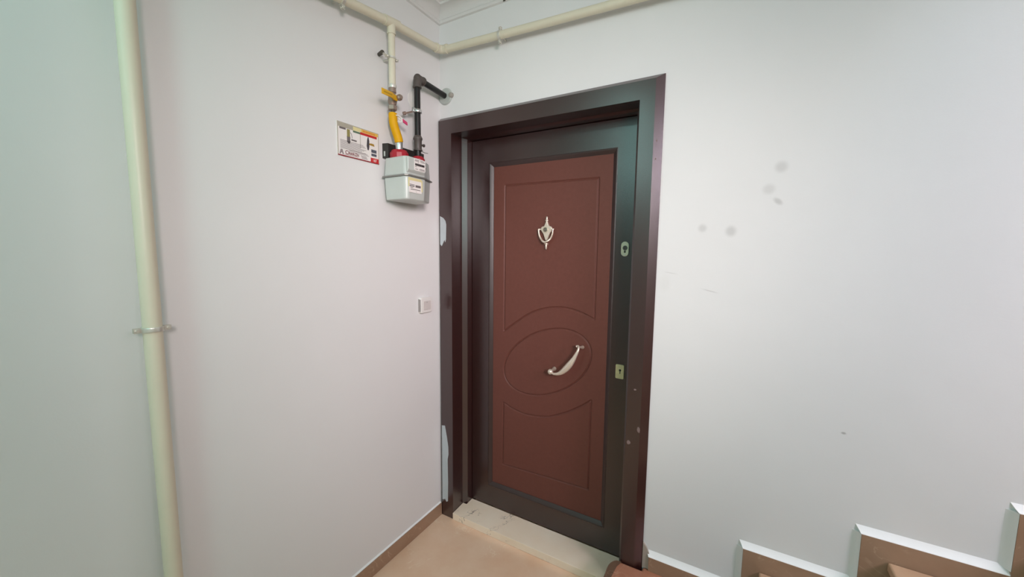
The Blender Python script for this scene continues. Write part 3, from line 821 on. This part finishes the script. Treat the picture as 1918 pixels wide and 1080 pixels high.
# faded sticker on the lower front
lx2 = MXF - 0.0018
st2 = obj('sticker', lab([(-0.374, 1.747), (-0.300, 1.747), (-0.300, 1.688), (-0.374, 1.688)], 0.0018, lx2), 'paper', lc)
m = MB()
for pts in ([(-0.376, 1.748), (-0.371, 1.748), (-0.371, 1.712), (-0.376, 1.712)], [(-0.301, 1.744), (-0.295, 1.744), (-0.295, 1.696), (-0.301, 1.696)], [(-0.371, 1.748), (-0.301, 1.748), (-0.301, 1.737), (-0.371, 1.737)]):
    m.prism([(lx2, y, z) for y, z in pts], (0.0001, 0, 0), (0.0022, 0, 0))
obj('sticker_border', m, 'stickeryellow', lc)
m = MB()
for y0, y1, z0, z1 in ((-0.370, -0.342, 1.7130, 1.7155), (-0.370, -0.342, 1.7065, 1.7105), (-0.336, -0.306, 1.7055, 1.7145), (-0.366, -0.350, 1.7010, 1.7030), (-0.365, -0.308, 1.6940, 1.6965), (-0.335, -0.330, 1.6860, 1.6870)):
    z0 += 0.006; z1 += 0.006
    m.prism([(lx2, y0, z0), (lx2, y1, z0), (lx2, y1, z1), (lx2, y0, z1)], (0.0001, 0, 0), (0.0024, 0, 0))
tag(obj('sticker_print', m, 'ink', lc), kind='stuff')
# red caps over the inlet and outlet nuts
for (x, y, r, h) in ((0.060, -0.336, 0.0390, 0.041), (0.060, -0.223, 0.0300, 0.038)):
    pr = [(0.0, r * 0.97), (0.004, r), (h * 0.62, r), (h * 0.80, r * 0.86), (h - 0.003, r * 0.80), (h, 0.0165)]
    obj('red_cap', MB().lathe((x, y, MZt - 0.002), (0, 0, 1), pr, 12), 'red', gm, smooth=20)
# black mounting bracket: folded plate behind the nuts
bp_ = [(0.0, -0.374), (0.026, -0.366), (0.0275, -0.300), (0.0275, -0.150), (0.0, -0.140)]
inn = [(0.0, -0.371), (0.0235, -0.3635), (0.0250, -0.300), (0.0250, -0.152), (0.0, -0.143)]
pl = [(x, y) for x, y in bp_] + [(x, y) for x, y in reversed(inn)]
mbk = obj('mounting_bracket', MB().prism([(x, y, 1.838) for x, y in pl], (0, 0, 0), (0, 0, 0.061)), 'bracket', gm, smooth=20)
tag(mbk, 'black folded steel bracket')
obj('bracket_slot', MB().prism([(0.008, -0.3725, 1.846), (0.013, -0.371, 1.846), (0.013, -0.371, 1.866), (0.008, -0.3725, 1.866)], (0, -0.0015, 0), (0, 0.0005, 0)), 'flange', mbk)

# ------------------------------------------------------------------ black outlet pipe
BX, BY = 0.060, -0.223
op = thing('outlet_pipe', (BX, BY, 1.86), 'black painted outlet pipe rising from the meter and turning into the back wall', 'pipe')
obj('pipe', MB().tube([(BX, BY, 1.8703), (BX, BY, 2.196)], 0.0135, 22), 'black', op)
HZ = 2.207
obj('pipe', MB().tube([(BX - 0.004, BY + 0.018, HZ), (0.040, -0.001, HZ)], 0.0135, 22), 'black', op)
d = Vector((-0.020, 0.223, 0)).normalized()
pth = [Vector((BX, BY, HZ - 0.040)), Vector((BX, BY, HZ - 0.020))] + [Vector((BX, BY, HZ)) + d * 0.020 * (1 - math.cos(R(a))) + Vector((0, 0, -0.020 + 0.020 * math.sin(R(a)))) for a in (20, 45, 70, 90)] + [Vector((BX, BY, HZ)) + d * 0.030, Vector((BX, BY, HZ)) + d * 0.044]
eb = MB().tube(pth, [0.0172, 0.0178, 0.0182, 0.0186, 0.0182, 0.0178, 0.0178, 0.0172], 20)
eb.lathe((BX, BY, HZ - 0.043), (0, 0, 1), [(0, 0.0160), (0.001, 0.0195), (0.007, 0.0195), (0.009, 0.0165)], 20)
q = Vector((BX, BY, HZ)) + d * 0.036
eb.lathe(q, d, [(0, 0.0165), (0.001, 0.0195), (0.007, 0.0195), (0.009, 0.0160)], 20)
eb.sphere((BX, BY + 0.004, HZ - 0.002), (0.0185, 0.0185, 0.0215), 18, 12)
obj('elbow', eb, 'union', op)
m = MB().lathe((BX, BY, 1.894), (0, 0, 1), [(0, 0.0150), (0.001, 0.0195), (0.006, 0.0195), (0.008, 0.0170), (0.046, 0.0175), (0.050, 0.0205), (0.056, 0.0205), (0.060, 0.0185), (0.066, 0.0150)], 22)
un = obj('union_joint', m, 'union', op)
obj('test_screw', MB().lathe((BX + 0.004, BY + 0.014, 1.923), (0.25, 1, 0), [(0, 0.0045), (0.012, 0.0045), (0.013, 0.0070), (0.019, 0.0070), (0.020, 0.004)], 10), 'union', un)
obj('wire_end', MB().tube([(BX + 0.006, BY + 0.012, 1.897), (BX + 0.010, BY + 0.034, 1.892), (BX + 0.014, BY + 0.050, 1.893)], 0.0016, 6), 'steel', un)
pc = obj('pipe_clamp', MB().lathe((BX, BY, 2.058), (0, 0, 1), [(0, 0.0139), (0, 0.0172), (0.002, 0.0186), (0.013, 0.0186), (0.015, 0.0172), (0.015, 0.0139)], 24), 'steel', op)
obj('clamp_ear', MB().box((BX - 0.006, BY - 0.030, 2.056), (BX + 0.004, BY - 0.014, 2.076)), 'steel', pc, bevel=0.002)
obj('clamp_ear', MB().box((BX - 0.006, BY + 0.015, 2.060), (BX + 0.004, BY + 0.025, 2.071)), 'steel', pc, bevel=0.002)
obj('clamp_bolt', MB().tube([(BX - 0.004, BY - 0.026, 2.058), (BX - 0.020, BY - 0.052, 2.046)], 0.0036, 8).tube([(BX - 0.020, BY - 0.052, 2.046), (BX - 0.026, BY - 0.062, 2.042)], 0.0075, 10), 'brass', pc)
obj('stud', MB().tube([(BX - 0.015, BY, 2.065), (0.0, BY, 2.065)], 0.004, 8), 'steel', pc)
fl = obj('wall_flange', MB().lathe((0.040, 0.0, 2.2065), (-0.03, -1, 0), [(0, 0.040), (0.004, 0.040), (0.009, 0.036), (0.011, 0.0150)], 30), 'flange', op)
obj('flange_plug', MB().lathe((0.076, -0.0005, 2.206), (0, -1, 0), [(0, 0.013), (0.010, 0.0125), (0.016, 0.008), (0.017, 0.0)], 14), simple('grey_brown_plug', srgb(158, 153, 144), 0.5), fl)

# white round cover plate on the wall behind the outlet pipe
wc = obj('wall_cover_plate', MB().lathe((0.0, -0.178, 2.135), (1, 0, 0), [(0, 0.042), (0.002, 0.042), (0.0035, 0.039), (0.0035, 0.0)], 28), 'whitepl', None, origin=(0, -0.178, 2.135))
tag(wc, 'round white cover plate on the left wall behind the black outlet pipe', 'cover plate')

# ------------------------------------------------------------------ light switch on the left wall
sw = thing('light_switch', (0, -0.135, 1.18), 'small white surface-mounted switch on the left wall near the door casing', 'switch')
obj('switch_box', MB().prism([(0, -0.135 + a, 1.1795 + b) for a, b in rrect(0.076, 0.076, 0.008, 4)], (0, 0, 0), (0.019, 0, 0)), 'whitepl', sw, bevel=0.003, seg=3)
obj('switch_side', MB().prism([(0.002, -0.1735, 1.1795 + b) for b in (-0.032, 0.032)] + [(0.017, -0.1735, 1.1795 + b) for b in (0.030, -0.030)], (0, 0, 0), (0, -0.0008, 0)), 'switchgrey', sw)
obj('rocker', MB().prism([(0.019, -0.133 + a, 1.178 + b) for a, b in rrect(0.052, 0.044, 0.003, 3)], (0, 0, 0), (0.003, 0, 0)), 'rocker', sw, bevel=0.001)
obj('indicator', MB().box((0.022, -0.137, 1.193), (0.0224, -0.131, 1.195)), 'ink', sw)

# ------------------------------------------------------------------ gas safety sign on the left wall
SY0, SY1, SZ0, SZ1 = -0.592, -0.397, 1.806, 1.931
sg = thing('gas_safety_sign', (0, -0.495, 1.806), 'white printed gas safety sign with red lower edge left of the gas meter', 'sign')
obj('sign_board', MB().box((0, SY0, SZ0), (0.004, SY1, SZ1)), 'paper', sg, bevel=0.0006)
W_, H_ = SY1 - SY0, SZ1 - SZ0
xs = 0.0041
def quad(name, u0, v0, u1, v1, mat, th_=0.0004, kind=None):
    """u across (0 left..1 right), v up (0 bottom..1 top)"""
    m = MB().box((xs - 0.0002, SY0 + u0 * W_, SZ0 + v0 * H_), (xs + th_, SY0 + u1 * W_, SZ0 + v1 * H_))
    return obj(name, m, mat, sg)
def qpoly(name, pts, mat, th_=0.0004):
    return obj(name, MB().prism([(xs - 0.0002, SY0 + u * W_, SZ0 + v * H_) for u, v in pts], (0, 0, 0), (th_ + 0.0002, 0, 0)), mat, sg)
# thin dark border
m = MB()
for u0, v0, u1, v1 in ((0, 0, 0.016, 1), (0.986, 0, 1, 1), (0.016, 0.978, 0.986, 1)):
    m.box((xs - 0.0002, SY0 + u0 * W_, SZ0 + v0 * H_), (xs + 0.0003, SY0 + u1 * W_, SZ0 + v1 * H_))
obj('sign_border', m, 'signgrey', sg)
quad('header_band', 0.02, 0.855, 0.36, 0.975, 'signgrey')
qpoly('header_band', [(0.36, 0.855), (0.56, 0.87), (0.56, 0.975), (0.36, 0.975)], 'stickeryellow')
quad('header_band', 0.56, 0.88, 0.98, 0.975, 'signyellow')
quad('header_band', 0.36, 0.80, 0.53, 0.855, 'signgreen')
quad('header_band', 0.53, 0.80, 0.95, 0.875, 'signred')
quad('dark_bar', 0.05, 0.80, 0.19, 0.855, 'ink')
m = MB()
for i in range(9):
    u = 0.60 + i * 0.035
    m.box((xs, SY0 + u * W_, SZ0 + 0.905 * H_), (xs + 0.0006, SY0 + (u + 0.024) * W_, SZ0 + 0.945 * H_))
tag(obj('header_print', m, 'signorange', sg), kind='stuff')
# valve pictures: open (lever along pipe) and closed (lever across)
qpoly('pipe_picture', [(0.215, 0.47), (0.235, 0.42), (0.275, 0.42), (0.29, 0.47), (0.29, 0.64), (0.215, 0.64)], 'ink')
quad('lever_picture', 0.218, 0.62, 0.285, 0.84, simple('olive_print', srgb(150, 142, 84), 0.5), 0.0006)
m = MB().tube([(xs + 0.0003, SY0 + u * W_, SZ0 + v * H_) for u, v in ((0.29, 0.76), (0.32, 0.73), (0.33, 0.66), (0.333, 0.60))], 0.0007, 6)
obj('lever_outline', m, 'inkdark', sg)
quad('caption_bar', 0.315, 0.53, 0.44, 0.575, 'ink')
quad('divider_line', 0.525, 0.38, 0.535, 0.80, 'signgrey')
qpoly('pipe_picture', [(0.685, 0.50), (0.70, 0.70), (0.72, 0.79), (0.735, 0.79), (0.752, 0.68), (0.752, 0.50), (0.735, 0.38), (0.705, 0.38)], 'inkdark')
qpoly('lever_picture', [(0.75, 0.60), (0.80, 0.62), (0.87, 0.615), (0.885, 0.545), (0.80, 0.55), (0.75, 0.56)], simple('ochre_print', srgb(168, 132, 52), 0.5), 0.0006)
quad('note_box', 0.80, 0.335, 0.935, 0.435, 'signblue')
quad('note_box', 0.80, 0.225, 0.935, 0.305, 'signblue')
m = MB()
for i in range(8):
    v = 0.470 - i * 0.034
    u1 = (0.60, 0.63, 0.66, 0.54, 0.67, 0.62, 0.56, 0.66)[i]
    m.box((xs, SY0 + 0.06 * W_, SZ0 + v * H_), (xs + 0.0004, SY0 + u1 * W_, SZ0 + (v + 0.013) * H_))
for i in range(2):
    v = 0.215 - i * 0.034
    m.box((xs, SY0 + (0.26 - 0.03 * i) * W_, SZ0 + v * H_), (xs + 0.0004, SY0 + (0.70 + 0.03 * i) * W_, SZ0 + (v + 0.014) * H_))
for i in range(4):
    v = 0.140 - i * 0.026
    m.box((xs, SY0 + (0.53 + 0.01 * i) * W_, SZ0 + v * H_), (xs + 0.0004, SY0 + (0.67 + 0.01 * i) * W_, SZ0 + (v + 0.012) * H_))
tag(obj('fine_print', m, simple('soft_grey_print', srgb(146, 136, 136), 0.5), sg), kind='stuff')
# emblem: grey A-shaped mark, wordmark beside it
qpoly('emblem', [(0.035, 0.055), (0.065, 0.20), (0.105, 0.20), (0.135, 0.055), (0.105, 0.055), (0.095, 0.10), (0.075, 0.10), (0.065, 0.055)], 'emblem')
text_part('wordmark', 'C', 0.0205, 'inkred', sg, (xs, SY0 + 0.165 * W_, SZ0 + 0.082 * H_), (0, 1, 0), (0, 0, 1), bold=0.0003, sx=0.9)
text_part('wordmark', 'INARG\u0130N', 0.0145, 'inkred', sg, (xs, SY0 + 0.235 * W_, SZ0 + 0.088 * H_), (0, 1, 0), (0, 0, 1), bold=0.0003, sx=0.80)
quad('underline', 0.15, 0.062, 0.47, 0.07, 'inkred')
quad('red_strip', 0.0, 0.0, 1.0, 0.035, 'signmaroon', 0.0006)
quad('red_box', 0.78, 0.02, 0.985, 0.165, 'signred', 0.0008)
text_part('emergency_number', '187', 0.0150, simple('pale_red_print', srgb(240, 176, 168), 0.5) and 'paper', sg, (xs + 0.0008, SY0 + 0.83 * W_, SZ0 + 0.05 * H_), (0, 1, 0), (0, 0, 1), sx=0.9)
